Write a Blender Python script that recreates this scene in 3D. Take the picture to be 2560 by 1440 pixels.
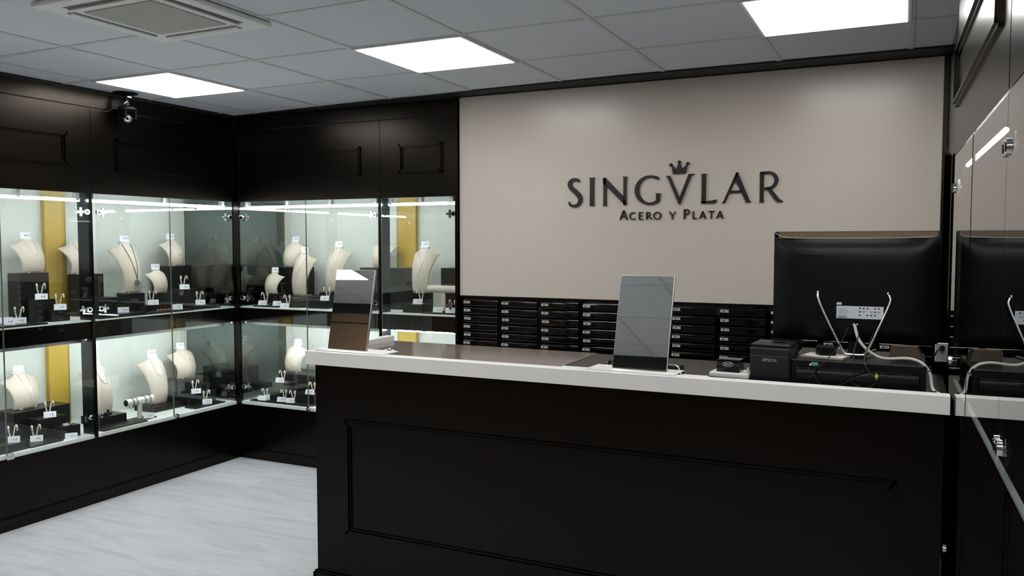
import bpy, bmesh, math, random
from mathutils import Vector, Matrix
random.seed(7)
for o in list(bpy.data.objects): bpy.data.objects.remove(o)
S = bpy.context.scene
C = S.collection
PI = math.pi
R = math.radians

# ------------------------------------------------------------------ camera, world, exposure
cam_d = bpy.data.cameras.new('camera'); cam = bpy.data.objects.new('camera', cam_d); C.objects.link(cam)
cam_d.sensor_width = 36; cam_d.lens = 2060/2560*36
cam_d.clip_start = .02
cam.location = (0, 0, 1.59)
cam.rotation_euler = (R(90-3.14), 0, R(25.52))
S.camera = cam
w = bpy.data.worlds.new('world'); S.world = w; w.use_nodes = True
w.node_tree.nodes['Background'].inputs[0].default_value = (.5, .6, .7, 1)
w.node_tree.nodes['Background'].inputs[1].default_value = .05
S.view_settings.view_transform = 'Standard'; S.view_settings.look = 'None'
S.view_settings.exposure = 1.25; S.view_settings.gamma = 1
PANEL_E = 5.2        # ceiling panels
TUBE_E = 16.5         # led tubes in the cases

# ------------------------------------------------------------------ materials
def mat(name, col, rough=.5, metal=0, spec=.5, emit=None, es=0, bump=0, bscale=50, tint=None, var=0, coat=0):
    m = bpy.data.materials.new(name); m.use_nodes = True
    nt = m.node_tree; b = nt.nodes['Principled BSDF']
    b.inputs['Base Color'].default_value = (*col, 1)
    b.inputs['Roughness'].default_value = rough
    b.inputs['Metallic'].default_value = metal
    b.inputs['Specular IOR Level'].default_value = spec
    if coat: b.inputs['Coat Weight'].default_value = coat; b.inputs['Coat Roughness'].default_value = .08
    if tint: b.inputs['Specular Tint'].default_value = (*tint, 1)
    if emit: b.inputs['Emission Color'].default_value = (*emit, 1); b.inputs['Emission Strength'].default_value = es
    tc = nt.nodes.new('ShaderNodeTexCoord')
    nz = nt.nodes.new('ShaderNodeTexNoise'); nz.inputs['Scale'].default_value = bscale; nz.inputs['Detail'].default_value = 3
    nt.links.new(tc.outputs['Object'], nz.inputs['Vector'])
    if bump:
        bp = nt.nodes.new('ShaderNodeBump'); bp.inputs['Strength'].default_value = bump; bp.inputs['Distance'].default_value = .002
        nt.links.new(nz.outputs['Fac'], bp.inputs['Height']); nt.links.new(bp.outputs['Normal'], b.inputs['Normal'])
    if var:
        mx = nt.nodes.new('ShaderNodeMix'); mx.data_type = 'RGBA'
        mx.inputs['A'].default_value = (*[c*(1-var) for c in col], 1); mx.inputs['B'].default_value = (*[min(1, c*(1+var)) for c in col], 1)
        nt.links.new(nz.outputs['Fac'], mx.inputs['Factor']); nt.links.new(mx.outputs['Result'], b.inputs['Base Color'])
    return m
M = {}
M['black'] = mat('black lacquered wood', (.0014, .0011, .0009), .25, spec=.22, tint=(1, .86, .72), coat=.0)
M['post'] = mat('dark blue black lacquer', (.005, .008, .012), .25)
M['gloss'] = mat('glossy black acrylic', (.0015, .0015, .002), .08)
M['riser'] = mat('black leatherette block', (.007, .0065, .006), .35, bump=.1, bscale=300)
M['crown'] = mat('matt black trim', (.004, .005, .006), .6)
M['sign'] = mat('warm white satin panel', (.58, .53, .475), .28, spec=.5, bump=.02, bscale=3)
M['white'] = mat('white lacquered edge', (.84, .835, .82), .35)
M['matte'] = mat('black felt', (.003, .003, .003), .9, spec=0)
M['deck'] = mat('white shelf board', (.90, .93, .90), .3)
M['cream'] = mat('cream lining cloth', (.66, .695, .645), .85, bump=.3, bscale=12, var=.03)
M['gold'] = mat('golden ochre painted column', (.50, .34, .05), .45, var=.12, bscale=4)
M['gold2'] = mat('olive edge strip', (.30, .24, .06), .45)
M['ceil'] = mat('mineral ceiling tile', (.66, .69, .73), .9, bump=.15, bscale=260, var=.03)
M['grid'] = mat('ceiling grid metal', (.58, .60, .59), .5)
M['ac'] = mat('white plastic cassette', (.74, .76, .74), .45)
M['acg'] = mat('beige grey grille', (.36, .36, .33), .6)
M['slot'] = mat('louvre slot shade', (.10, .10, .085), .5)
M['chrome'] = mat('polished chrome', (.8, .81, .83), .12, 1)
M['alu'] = mat('brushed aluminium', (.7, .71, .72), .3, 1)
M['silver'] = mat('silver jewellery', (.78, .76, .74), .22, 1, bump=.2, bscale=500)
M['dsilver'] = mat('oxidised silver', (.22, .20, .18), .35, 1)
M['pearl'] = mat('pearl', (.85, .82, .78), .18)
M['bust'] = mat('cream leatherette', (.66, .585, .49), .55, bump=.12, bscale=240)
M['cap'] = mat('white leatherette', (.85, .84, .80), .5)
M['stem'] = mat('ivory plastic', (.80, .72, .60), .35)
M['card'] = mat('white price card', (.80, .81, .88), .6)
M['cap2'] = mat('grey silver disc', (.30, .28, .25), .35, .6)
M['ink2t'] = mat('grey print on card', (.12, .12, .15), .6)
M['ink'] = mat('black ink', (.015, .015, .02), .6)
M['smoke'] = mat('smoked mirror', (.10, .128, .125), .03, 1)
M['mirror'] = mat('silvered mirror', (.93, .95, .93), .01, 1)
M['panel'] = mat('lit diffuser', (.9, .9, .9), .5, emit=(1, .985, .96), es=PANEL_E)
M['tube2'] = mat('lit shelf led tube', (.9, .9, .9), .5, emit=(.93, .98, 1), es=29)
M['brownsheen'] = mat('satin fascia with painted brown sheen', (.17, .105, .060), .35)  # brown sheen of the satin rear fascia put into the base colour
M['gedge'] = mat('polished glass edge', (.10, .13, .115), .3)
M['tube'] = mat('lit led tube', (.9, .9, .9), .5, emit=(.93, .98, 1), es=TUBE_E)
M['brown'] = mat('brown glass worktop', (.16, .13, .112), .12, spec=.7)
M['blacktop'] = mat('black worktop', (.005, .0045, .0045), .3)
M['mon'] = mat('black monitor plastic', (.0030, .0034, .0045), .38, spec=.25, bump=.03, bscale=400)
M['gtext'] = mat('dark relief', (.0012, .0012, .0012), .5, spec=.2)
M['printer'] = mat('charcoal printer plastic', (.009, .010, .014), .45)
M['gtxt2'] = mat('grey print', (.30, .31, .33), .5)
M['label'] = mat('pale blue grey sticker', (.72, .78, .84), .5)
M['paper'] = mat('paper', (.5, .45, .4), .7)
M['cardboard'] = mat('brown cardboard', (.10, .075, .055), .7)
M['cable'] = mat('white cable', (.55, .53, .50), .45)
M['bcable'] = mat('black cable', (.01, .01, .01), .4)
M['green'] = mat('green plug', (.10, .30, .22), .4)
M['yellow'] = mat('yellow tie', (.55, .55, .12), .5)
M['red'] = mat('red beads', (.5, .03, .04), .3)

def vent_mat():
    m = mat('bronze vent mesh', (.20, .14, .10), .45); nt = m.node_tree; b = nt.nodes['Principled BSDF']
    tc = nt.nodes.new('ShaderNodeTexCoord'); mp = nt.nodes.new('ShaderNodeMapping'); mp.inputs['Scale'].default_value = (260, 260, 260); mp.inputs['Rotation'].default_value = (0, R(45), 0)
    ck = nt.nodes.new('ShaderNodeTexChecker'); ck.inputs['Scale'].default_value = 1
    ck.inputs['Color1'].default_value = (.34, .24, .17, 1); ck.inputs['Color2'].default_value = (.07, .045, .03, 1)
    nt.links.new(tc.outputs['Object'], mp.inputs['Vector']); nt.links.new(mp.outputs['Vector'], ck.inputs['Vector']); nt.links.new(ck.outputs['Color'], b.inputs['Base Color'])
    return m
M['vent'] = vent_mat()
M['trimtan'] = mat('tan edge', (.45, .38, .32), .3)
def grille_mat():
    m = mat('fine grille', (.36, .36, .33), .6); nt = m.node_tree; b = nt.nodes['Principled BSDF']
    tc = nt.nodes.new('ShaderNodeTexCoord'); wv = nt.nodes.new('ShaderNodeTexWave'); wv.bands_direction = 'Y'; wv.inputs['Scale'].default_value = 14
    cr = nt.nodes.new('ShaderNodeValToRGB'); cr.color_ramp.elements[0].color = (.34, .34, .31, 1); cr.color_ramp.elements[1].color = (.46, .46, .42, 1)
    nt.links.new(tc.outputs['Object'], wv.inputs['Vector']); nt.links.new(wv.outputs['Fac'], cr.inputs['Fac']); nt.links.new(cr.outputs['Color'], b.inputs['Base Color'])
    return m
M['grille'] = grille_mat()
def floor_mat():
    m = bpy.data.materials.new('whitewashed oak planks'); m.use_nodes = True
    nt = m.node_tree; b = nt.nodes['Principled BSDF']; b.inputs['Roughness'].default_value = .42
    N = nt.nodes.new; L = nt.links.new
    tc = N('ShaderNodeTexCoord')
    br = N('ShaderNodeTexBrick'); br.offset = .37; br.inputs['Scale'].default_value = 1
    br.inputs['Brick Width'].default_value = 1.28; br.inputs['Row Height'].default_value = .192; br.inputs['Mortar Size'].default_value = .0012
    br.inputs['Color1'].default_value = (.53, .55, .59, 1); br.inputs['Color2'].default_value = (.60, .62, .66, 1); br.inputs['Mortar'].default_value = (.42, .43, .44, 1)
    L(tc.outputs['Object'], br.inputs['Vector'])
    mp = N('ShaderNodeMapping'); mp.inputs['Scale'].default_value = (.9, 7, 1); L(tc.outputs['Object'], mp.inputs['Vector'])
    n1 = N('ShaderNodeTexNoise'); n1.inputs['Scale'].default_value = 2.6; n1.inputs['Detail'].default_value = 6; n1.inputs['Distortion'].default_value = .6; L(mp.outputs['Vector'], n1.inputs['Vector'])
    cr = N('ShaderNodeValToRGB'); cr.color_ramp.elements[0].position = .33; cr.color_ramp.elements[0].color = (.66, .65, .66, 1)
    cr.color_ramp.elements[1].position = .55; cr.color_ramp.elements[1].color = (1, 1, 1, 1); L(n1.outputs['Fac'], cr.inputs['Fac'])
    mx = N('ShaderNodeMix'); mx.data_type = 'RGBA'; mx.blend_type = 'MULTIPLY'; mx.inputs['Factor'].default_value = .45
    L(br.outputs['Color'], mx.inputs['A']); L(cr.outputs['Color'], mx.inputs['B']); L(mx.outputs['Result'], b.inputs['Base Color'])
    bp = N('ShaderNodeBump'); bp.inputs['Strength'].default_value = .12; bp.inputs['Distance'].default_value = .002
    L(n1.outputs['Fac'], bp.inputs['Height']); L(bp.outputs['Normal'], b.inputs['Normal'])
    return m
M['floor'] = floor_mat()
def glass_mat(name='clear glass', tintc=(.965, .985, .975)):
    m = bpy.data.materials.new(name); m.use_nodes = True; nt = m.node_tree
    for n in list(nt.nodes): nt.nodes.remove(n)
    N = nt.nodes.new; L = nt.links.new
    out = N('ShaderNodeOutputMaterial'); mix = N('ShaderNodeMixShader'); tr = N('ShaderNodeBsdfTransparent'); gl = N('ShaderNodeBsdfGlossy')
    tr.inputs[0].default_value = (*tintc, 1); gl.inputs['Roughness'].default_value = 0; gl.inputs['Color'].default_value = (.97, .98, .98, 1)
    fr = N('ShaderNodeFresnel'); ge = N('ShaderNodeNewGeometry'); mp = N('ShaderNodeMapRange')   # the same outer reflectance on both faces of the pane
    mp.inputs['To Min'].default_value = 1.52; mp.inputs['To Max'].default_value = 1/1.52
    L(ge.outputs['Backfacing'], mp.inputs['Value']); L(mp.outputs['Result'], fr.inputs['IOR'])
    a1 = N('ShaderNodeMath'); a1.operation = 'ADD'; a1.inputs[1].default_value = 1; L(fr.outputs[0], a1.inputs[0])
    d1 = N('ShaderNodeMath'); d1.operation = 'DIVIDE'; L(fr.outputs[0], d1.inputs[0]); L(a1.outputs[0], d1.inputs[1])          # both faces together: 2F/(1+F), taken on the face the ray enters
    i1 = N('ShaderNodeMath'); i1.operation = 'SUBTRACT'; i1.inputs[0].default_value = 2; L(ge.outputs['Backfacing'], i1.inputs[1])
    m0 = N('ShaderNodeMath'); m0.operation = 'SUBTRACT'; m0.inputs[1].default_value = 1; L(i1.outputs[0], m0.inputs[0])
    m1 = N('ShaderNodeMath'); m1.operation = 'MULTIPLY'; L(d1.outputs[0], m1.inputs[0]); L(m0.outputs[0], m1.inputs[1])
    m2 = N('ShaderNodeMath'); m2.operation = 'MULTIPLY'; m2.inputs[1].default_value = 2; L(m1.outputs[0], m2.inputs[0]); L(m2.outputs[0], mix.inputs[0]); L(tr.outputs[0], mix.inputs[1]); L(gl.outputs[0], mix.inputs[2]); L(mix.outputs[0], out.inputs[0])
    return m
M['glass'] = glass_mat()

# ------------------------------------------------------------------ mesh helpers
class MB:
    def __init__(s): s.v = []; s.f = []; s.mi = []; s.sm = []; s.mats = []
    def m(s, name):
        if name not in s.mats: s.mats.append(name)
        return s.mats.index(name)
    def add(s, vs, fs, mname, smooth=False):
        k = len(s.v); s.v += [tuple(p) for p in vs]; i = s.m(mname)
        for f in fs: s.f.append(tuple(k+j for j in f)); s.mi.append(i); s.sm.append(smooth)
    def box(s, x0, x1, y0, y1, z0, z1, mn, xf=None):
        vs = [(x, y, z) for z in (z0, z1) for y in (y0, y1) for x in (x0, x1)]
        if xf: vs = [tuple(xf @ Vector(p)) for p in vs]
        s.add(vs, [(0, 2, 3, 1), (4, 5, 7, 6), (0, 1, 5, 4), (2, 6, 7, 3), (0, 4, 6, 2), (1, 3, 7, 5)], mn); return s
    def bbox(s, x0, x1, y0, y1, z0, z1, mn, r=.002, xf=None):   # box with chamfered edges
        bm = bmesh.new(); bmesh.ops.create_cube(bm, size=1)
        for v in bm.verts: v.co = Vector(((x0+x1)/2+v.co.x*(x1-x0), (y0+y1)/2+v.co.y*(y1-y0), (z0+z1)/2+v.co.z*(z1-z0)))
        bmesh.ops.bevel(bm, geom=bm.edges[:], offset=r, segments=2, affect='EDGES', profile=.5)
        bm.verts.index_update()
        vs = [v.co.copy() for v in bm.verts]
        if xf: vs = [xf @ p for p in vs]
        s.add(vs, [[v.index for v in f.verts] for f in bm.faces], mn); bm.free(); return s
    def cyl(s, a, b, r, mn, n=20, r2=None, caps=True, smooth=True):
        a = Vector(a); b = Vector(b); d = (b-a).normalized(); r2 = r if r2 is None else r2
        u = d.orthogonal().normalized(); t = d.cross(u)
        vs = [a+(u*math.cos(2*PI*i/n)+t*math.sin(2*PI*i/n))*r for i in range(n)]+[b+(u*math.cos(2*PI*i/n)+t*math.sin(2*PI*i/n))*r2 for i in range(n)]
        s.add(vs, [(i, (i+1) % n, n+(i+1) % n, n+i) for i in range(n)], mn, smooth)
        if caps: s.add(vs, [tuple(range(n-1, -1, -1)), tuple(range(n, 2*n))], mn)
        return s
    def tube(s, pts, r, mn, n=8, rs=None, closed=False):
        pts = [Vector(p) for p in pts]; N = len(pts); vs = []; up = None
        for i, p in enumerate(pts):
            if closed: d = pts[(i+1) % N]-pts[i-1]
            else: d = pts[min(i+1, N-1)]-pts[max(i-1, 0)]
            d = d.normalized() if d.length > 1e-9 else Vector((0, 0, 1))
            if up is None: up = d.orthogonal().normalized()
            up = (up-d*up.dot(d)); up = up.normalized() if up.length > 1e-6 else d.orthogonal().normalized()
            t = d.cross(up); rr = rs[i] if rs else r
            vs += [p+(up*math.cos(2*PI*k/n)+t*math.sin(2*PI*k/n))*rr for k in range(n)]
        fs = []
        for i in range(N if closed else N-1):
            j = (i+1) % N
            fs += [(i*n+k, i*n+(k+1) % n, j*n+(k+1) % n, j*n+k) for k in range(n)]
        s.add(vs, fs, mn, True)
        if not closed: s.add(vs, [tuple(range(n-1, -1, -1)), tuple((N-1)*n+k for k in range(n))], mn)
        return s
    def sph(s, c, r, mn, n=10, m=7, sz=1):
        vs = []; c = Vector(c)
        for j in range(m+1):
            th = PI*j/m
            for i in range(n): vs.append(c+Vector((math.sin(th)*math.cos(2*PI*i/n)*r, math.sin(th)*math.sin(2*PI*i/n)*r, math.cos(th)*r*sz)))
        s.add(vs, [(j*n+i, (j+1)*n+i, (j+1)*n+(i+1) % n, j*n+(i+1) % n) for j in range(m) for i in range(n)], mn, True); return s
    def prism(s, poly, y0, y1, mn):           # polygon in x,z extruded along y
        bm = bmesh.new(); a = [bm.verts.new((x, y0, z)) for x, z in poly]; f = bm.faces.new(a)
        r = bmesh.ops.extrude_face_region(bm, geom=[f]); 
        for e in r['geom']:
            if isinstance(e, bmesh.types.BMVert): e.co.y = y1
        bmesh.ops.recalc_face_normals(bm, faces=bm.faces[:]); bmesh.ops.triangulate(bm, faces=[q for q in bm.faces if len(q.verts) > 4]); bm.verts.index_update()
        s.add([v.co.copy() for v in bm.verts], [[v.index for v in q.verts] for q in bm.faces], mn); bm.free(); return s
    def lathe(s, prof, c, mn, n=28):           # profile (r,z) about z through c
        vs = []; c = Vector(c)
        for r_, z in prof: vs += [c+Vector((r_*math.cos(2*PI*i/n), r_*math.sin(2*PI*i/n), z)) for i in range(n)]
        s.add(vs, [(j*n+i, j*n+(i+1) % n, (j+1)*n+(i+1) % n, (j+1)*n+i) for j in range(len(prof)-1) for i in range(n)], mn, True); return s
    def build(s, name, parent=None, loc=None, rz=0, rx=0, fix=False):
        me = bpy.data.meshes.new(name); me.from_pydata([tuple(p) for p in s.v], [], s.f)
        for mn in s.mats: me.materials.append(M[mn])
        me.polygons.foreach_set('material_index', s.mi); me.polygons.foreach_set('use_smooth', s.sm); me.update()
        if fix:
            bm = bmesh.new(); bm.from_mesh(me); bmesh.ops.remove_doubles(bm, verts=bm.verts[:], dist=1e-6); bmesh.ops.recalc_face_normals(bm, faces=bm.faces[:]); bm.to_mesh(me); bm.free()
        o = bpy.data.objects.new(name, me); C.objects.link(o)
        if parent: o.parent = parent
        if loc: o.location = loc
        o.rotation_euler = (rx, 0, rz)
        return o
def tag(o, label=None, cat=None, group=None, kind=None):
    for k, v in (('label', label), ('category', cat), ('group', group), ('kind', kind)):
        if v: o[k] = v
    return o
def empty(name, loc=(0, 0, 0), rz=0, label=None, cat=None, group=None):
    o = bpy.data.objects.new(name, None); C.objects.link(o); o.location = loc; o.rotation_euler = (0, 0, rz); o.empty_display_size = .05
    return tag(o, label, cat, group)
KIDS = {}
def dup(o, parent=None):
    c = o.copy(); C.objects.link(c); c.parent = parent
    for ch in [q for q in list(C.objects) if q.parent == o]: dup(ch, c)
    return c
class Proto:                                   # first use places the thing itself, later uses copy it
    def __init__(s, fn): s.fn = fn; s.root = None
    def get(s):
        if s.root is None: s.root = s.fn(); return s.root
        return dup(s.root)
def struct(mb, name, loc=None):
    return tag(mb.build(name, None, loc), kind='structure')
def text_mesh(body, size, mn, depth=.0004, align='CENTER', shear=0, bold=0, sx=1):
    cu = bpy.data.curves.new('t', 'FONT'); cu.body = body; cu.size = size; cu.extrude = depth; cu.align_x = align; cu.align_y = 'CENTER'; cu.shear = shear; cu.offset = bold
    ob = bpy.data.objects.new('t', cu); C.objects.link(ob)
    dg = bpy.context.evaluated_depsgraph_get(); dg.update()
    me = bpy.data.meshes.new_from_object(ob.evaluated_get(dg)); bpy.data.objects.remove(ob)
    me.transform(Matrix.Scale(sx, 4, (1, 0, 0)) @ Matrix.Identity(4)); me.transform(Matrix.Rotation(PI/2, 4, 'X'))       # reads from -Y
    me.materials.clear(); me.materials.append(M[mn]); return me
def text_obj(name, body, size, mn, parent, loc, **k):
    o = bpy.data.objects.new(name, text_mesh(body, size, mn, **k)); C.objects.link(o); o.parent = parent; o.location = loc; return o

# ------------------------------------------------------------------ room shell
X0, X1, Y0, Y1, H = -5.0, .78, -.65, 5.16, 2.513
XE = -7.0      # entrance recess at the near left end
struct(MB().box(XE, X1, Y0, Y1, -.1, 0, 'floor'), 'floor')
struct(MB().box(XE, X1, Y0, Y1, H, H+.1, 'ceil'), 'ceiling')
struct(MB().box(X0-.1, X0, 1.0, Y1, 0, H, 'black').box(XE, X0-.1, 1.0, 1.1, 0, H, 'ceil').box(XE-.1, XE, Y0, 1.1, 0, H, 'ceil'), 'wall_left')
struct(MB().box(X1, X1+.1, Y0, Y1, 0, H, 'black'), 'wall_right')
struct(MB().box(X0-.1, X1+.1, Y1, Y1+.1, 0, H, 'black'), 'wall_back')
rw = MB().box(XE-.1, X1+.1, Y0-.1, Y0, 0, H, 'brownsheen').box(XE, X1, Y0, Y0+.012, 2.405, H, 'crown').box(XE, X1, Y0, Y0+.008, 2.292, 2.302, 'crown')  # top black band stands in for the shade under the ceiling
struct(rw, 'wall_rear')
# ceiling grid: bars on a 0.6 m raster
gx = [-6.60+.6*i for i in range(13)]; gy = [3.25+.6*i for i in range(-6, 3)]
g = MB()
for x in gx: g.box(x-.012, x+.012, Y0, 4.60 if x > -4.5 else 1.0, H-.004, H+.001, 'grid')
for y in gy: g.box(-4.44 if y > 1 else XE, .19, y-.012, y+.012, H-.0035, H+.001, 'grid')
struct(g, 'trim_1')
# tapered black strip standing in for shade where the ceiling meets the back wall
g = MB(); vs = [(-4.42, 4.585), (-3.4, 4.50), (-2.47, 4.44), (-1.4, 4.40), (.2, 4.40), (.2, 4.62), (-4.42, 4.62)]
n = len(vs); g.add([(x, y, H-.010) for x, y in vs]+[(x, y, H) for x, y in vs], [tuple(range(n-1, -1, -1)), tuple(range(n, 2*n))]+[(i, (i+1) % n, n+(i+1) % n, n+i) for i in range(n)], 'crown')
struct(g, 'trim_shade')
# black shadow line under the ceiling along the left wall fronts
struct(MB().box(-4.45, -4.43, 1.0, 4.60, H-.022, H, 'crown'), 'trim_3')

# ceiling lights
def ceiling_light():
    r = empty('ceiling_light')
    f = MB(); a, b = .30, .283
    for q in ((-a, a, -a, -b), (-a, a, b, a), (-a, -b, -b, b), (b, a, -b, b)): f.box(q[0], q[1], q[2], q[3], -.0045, 0, 'grid')
    f.build('frame', r)
    MB().box(-b, b, -b, b, -.006, -.001, 'panel').build('diffuser', r)
    return r
pl = Proto(ceiling_light)
LL = {(-3.9, 3.55): 'square white ceiling light panel at the left, beside the security camera', (-2.1, 3.55): 'square white ceiling light panel in the middle, left of the sign',
      (-.3, 3.55): 'square white ceiling light panel at the top right, over the monitor'}
for x in (-3.9, -2.1, -.3):
    for y in (3.55, 1.75, -.05):
        if (x, y) == (-2.1, -.05): continue
        o = pl.get(); o.location = (x, y, H-.004)
        tag(o, LL.get((x, y)) or 'square ceiling light panel over the viewer, %s %s' % ({-3.9: 'left', -2.1: 'middle', -.3: 'right'}[x], {1.75: 'front row', -.05: 'rear row'}[y]), 'ceiling light', 'ceiling light panels')
o = pl.get(); o.location = (-5.1, .42, H-.004); tag(o, 'square ceiling light panel over the entrance recess', 'ceiling light', 'ceiling light panels')

# air conditioning cassette
ac = empty('air_conditioner', (-2.725, 2.41, H-.004), 0, 'white square ceiling air conditioning cassette with beige centre grille', 'air conditioner')
f = MB(); a = .315; sl0, sl1 = .222, .262
f.bbox(-a, a, -a, a, -.022, 0, 'ac', .008); f.build('body', ac)
for k in range(4):
    c, s_ = [(1, 0), (0, 1), (-1, 0), (0, -1)][k]
    m_ = MB(); xf = Matrix.Rotation(k*PI/2, 4, 'Z')
    m_.box(sl0, sl1, -.20, .20, -.0235, -.015, 'slot', xf); m_.box(sl0+.004, sl0+.018, -.20, .20, -.030, -.0235, 'ac', xf); m_.build('louvre', ac)
MB().box(-.185, .185, -.185, .185, -.0255, -.015, 'grille').build('grille', ac)

# ------------------------------------------------------------------ display cabinets
def frame_mould(mb, x0, x1, z0, z1, y, wd=.028, mn='black'):
    for k, (o, d) in enumerate(((0, .010), (.010, .016), (.020, .007))):
        w_ = .010
        a0, a1, b0, b1 = x0+o, x1-o, z0+o, z1-o
        mb.box(a0, a1, y-d, y, b0, b0+w_, mn).box(a0, a1, y-d, y, b1-w_, b1, mn).box(a0, a0+w_, y-d, y, b0, b1, mn).box(a1-w_, a1, y-d, y, b0, b1, mn)
def hinge(parent, x, z, side, yg):
    h = MB(); h.cyl((x, yg-.008, z), (x, yg+.006, z), .0165, 'chrome', 20); h.cyl((x, yg-.010, z), (x, yg-.008, z), .009, 'gloss', 16)
    cx = x+side*.034
    h.box(cx-.026, cx+.026, yg+.004, yg+.011, z-.007, z+.007, 'chrome').box(cx-.007, cx+.007, yg+.004, yg+.011, z-.026, z+.026, 'chrome')
    h.cyl((cx, yg+.003, z), (cx, yg+.014, z), .010, 'chrome', 14)
    return h.build('hinge', parent)
def cabinet(label, loc, rz, W, doors, frame=None, end0=None, end1=None, post1=False, gold=None, tubes=True, back='cream', door_lock=(), dark=False, lip=True):
    """front at local y=0 facing -y, depth 0.5; local x to the right when seen from the front"""
    r = empty('display_cabinet', loc, rz, label, 'display cabinet', 'built-in glass fronted jewellery cabinets')
    D = .50
    m = MB().box(0, W, 0, .03, .0, .398, 'black').box(0, W, .03, D, .0, .02, 'black'); m.build('base_panel', r)
    MB().prism([(0, 0), (W, 0), (W, .067), (0, .067)], -.012, 0, 'black').box(0, W, -.008, 0, .067, .073, 'black').build('baseboard', r)
    MB().box(0, W, .006, D, .398, .420, 'deck' if not dark else 'black').build('deck', r)
    MB().box(0, W, .012, D, 1.010, 1.113, 'black').build('shelf', r)
    st_ = MB().box(0.0, W, .008, .018 if dark else D, 1.113, 1.121, 'deck')
    if dark: st_.box(0, W, .018, D, 1.113, 1.121, 'black')
    st_.build('shelf_top', r)
    tb = MB().box(0, W, .021, D, 1.887, 1.895, 'alu' if not dark else 'matte')
    if dark: tb.box(0, W, .0005, .021, 1.8845, 1.8868, 'matte')  # dull strip added to kill the tube's reflection under the fascia
    tb.build('top_board', r)
    m = MB().box(0, W, -.006, .02, 1.887, 2.396, 'black').box(0, W, -.006, .02, 2.404, H-.0, 'black').box(0, W, .002, .02, 2.396, 2.404, 'crown').box(W-.003, W, -.0066, -.005, 1.89, 2.396, 'matte')
    if frame: frame_mould(m, frame[0], frame[1], 2.040, 2.235, -.006)
    m.build('fascia', r)
    MB().box(0, W, D, D+.012, .42, 1.010, back).box(0, W, D, D+.012, 1.121, 1.887, back).build('back_panel', r)
    if end0: MB().box(-.012, 0, .02, D, .42, 1.010, end0).box(-.012, 0, .02, D, 1.121, 1.887, end0).build('side_panel', r)
    if end1: MB().box(W, W+.012, .02, D, .42, 1.010, end1).box(W, W+.012, .02, D, 1.121, 1.887, end1).build('side_panel', r)
    if post1: MB().box(W-.022, W, .012, .105, .42, 1.010, 'post').box(W-.022, W, .012, .105, 1.121, 1.887, 'post').box(W-.022, W, -.001, .012, .398, 1.887, 'black').build('post', r)
    if gold:
        e0, e1 = (gold[1], gold[1]+.022) if gold[0] < .5 else (gold[0]-.022, gold[0])
        MB().box(gold[0], gold[1], D-.035, D, .42, 1.010, 'gold').box(gold[0], gold[1], D-.035, D, 1.121, 1.887, 'gold').box(e0, e1, D-.02, D, .42, 1.010, 'gold2').box(e0, e1, D-.02, D, 1.121, 1.887, 'gold2').build('column', r)
    if tubes:
        for zt, yt, rt_ in ((1.845, .05, .0085), (.999, .09, .0065)):
            t = MB().cyl((.03, yt, zt), (W-.05, yt, zt), rt_, 'tube' if zt > 1.2 else 'tube2', 12); o = t.build('led_tube', r)
            k = MB().box(.02, W-.04, yt-.012, yt+.012, zt+rt_, zt+rt_+.004, 'alu')
            nn = max(2, int(W/.4))
            for i in range(nn+1):
                xx = .05+(W-.12)*i/nn; k.box(xx-.012, xx+.012, yt-.016, yt+.016, zt-.002, 1.887 if zt > 1.2 else 1.0095, 'alu')
            if zt < 1.2 and lip: k.box(.02, W-.04, yt-.016, yt-.013, .984, 1.0095, 'alu')
            k.build('bracket', o)
    for i, (a, b, sd) in enumerate(doors):
        d = MB().box(a+.002, b-.002, -.006, 0.0, .402, 1.884, 'glass').build('glass_door', r)
        xe = (a+.002) if sd > 0 else (b-.002); MB().box(xe-(.003 if dark else .0008), xe+(.003 if dark else .0008), -.0065, .0005, .402, 1.884, 'matte' if dark else 'gedge').build('edge', d)
        for z in (1.775, 1.187, .530): hinge(d, b-.020 if sd > 0 else a+.020, z, -sd, -.003)
        if i in door_lock:
            lx = (a+.012) if sd > 0 else (b-.012)
            l = MB().cyl((lx, -.022, .418), (lx, .008, .418), .017, 'chrome', 18).box(lx-.02, lx+.02, -.014, .006, .396, .424, 'chrome').cyl((lx, -.026, .418), (lx, -.022, .418), .008, 'alu', 12); l.build('lock', d)
    return r
LX = -4.44
# left wall, local x = world y
cabinet('long black wall cabinet at the left, its glass front cut off by the photo edge', (LX, 2.20, 0), PI/2, 1.215, [(0.02, .645, -1), (.645, 1.195, 1)], frame=(.15, 1.055), post1=True, gold=None, door_lock=(1,))
cabinet('black wall cabinet on the left wall, reaching into the room corner', (LX, 3.415, 0), PI/2, 1.165, [(0.02, .577, -1), (.577, 1.142, 1)], frame=(.163, 1.003), end1='smoke', gold=(.018, .150), door_lock=(1,))
for y in (1.0,):
    cabinet('black wall cabinet further along the left wall, nearer the entrance', (LX, y, 0), PI/2, 1.2, [(0.02, .6, -1), (.6, 1.18, 1)], frame=(.15, 1.05), back='cream', tubes=False)
# back wall
cabinet('black wall cabinet on the back wall, running from the corner to the second post', (-4.42, 4.60, 0), 0, 1.255, [(0.015, .628, -1), (.628, 1.230, 1)], frame=(.126, 1.10), end0='smoke', post1=True, gold=(1.085, 1.233), door_lock=(1,))
cabinet('narrow black wall cabinet between the second post and the sign panel', (-3.165, 4.60, 0), 0, .590, [(0.005, .580, 1)], frame=(.150, .482), end1=None, lip=False)
struct(MB().box(-4.50, LX+.004, 4.60, 4.66, .42, 1.887, 'post').box(-4.46, -4.42, 4.585, 4.605, .0, 1.9, 'black'), 'trim_4')
struct(MB().box(-2.577, -2.560, 4.56, 5.16, 0, H, 'black'), 'trim_5')

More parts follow.
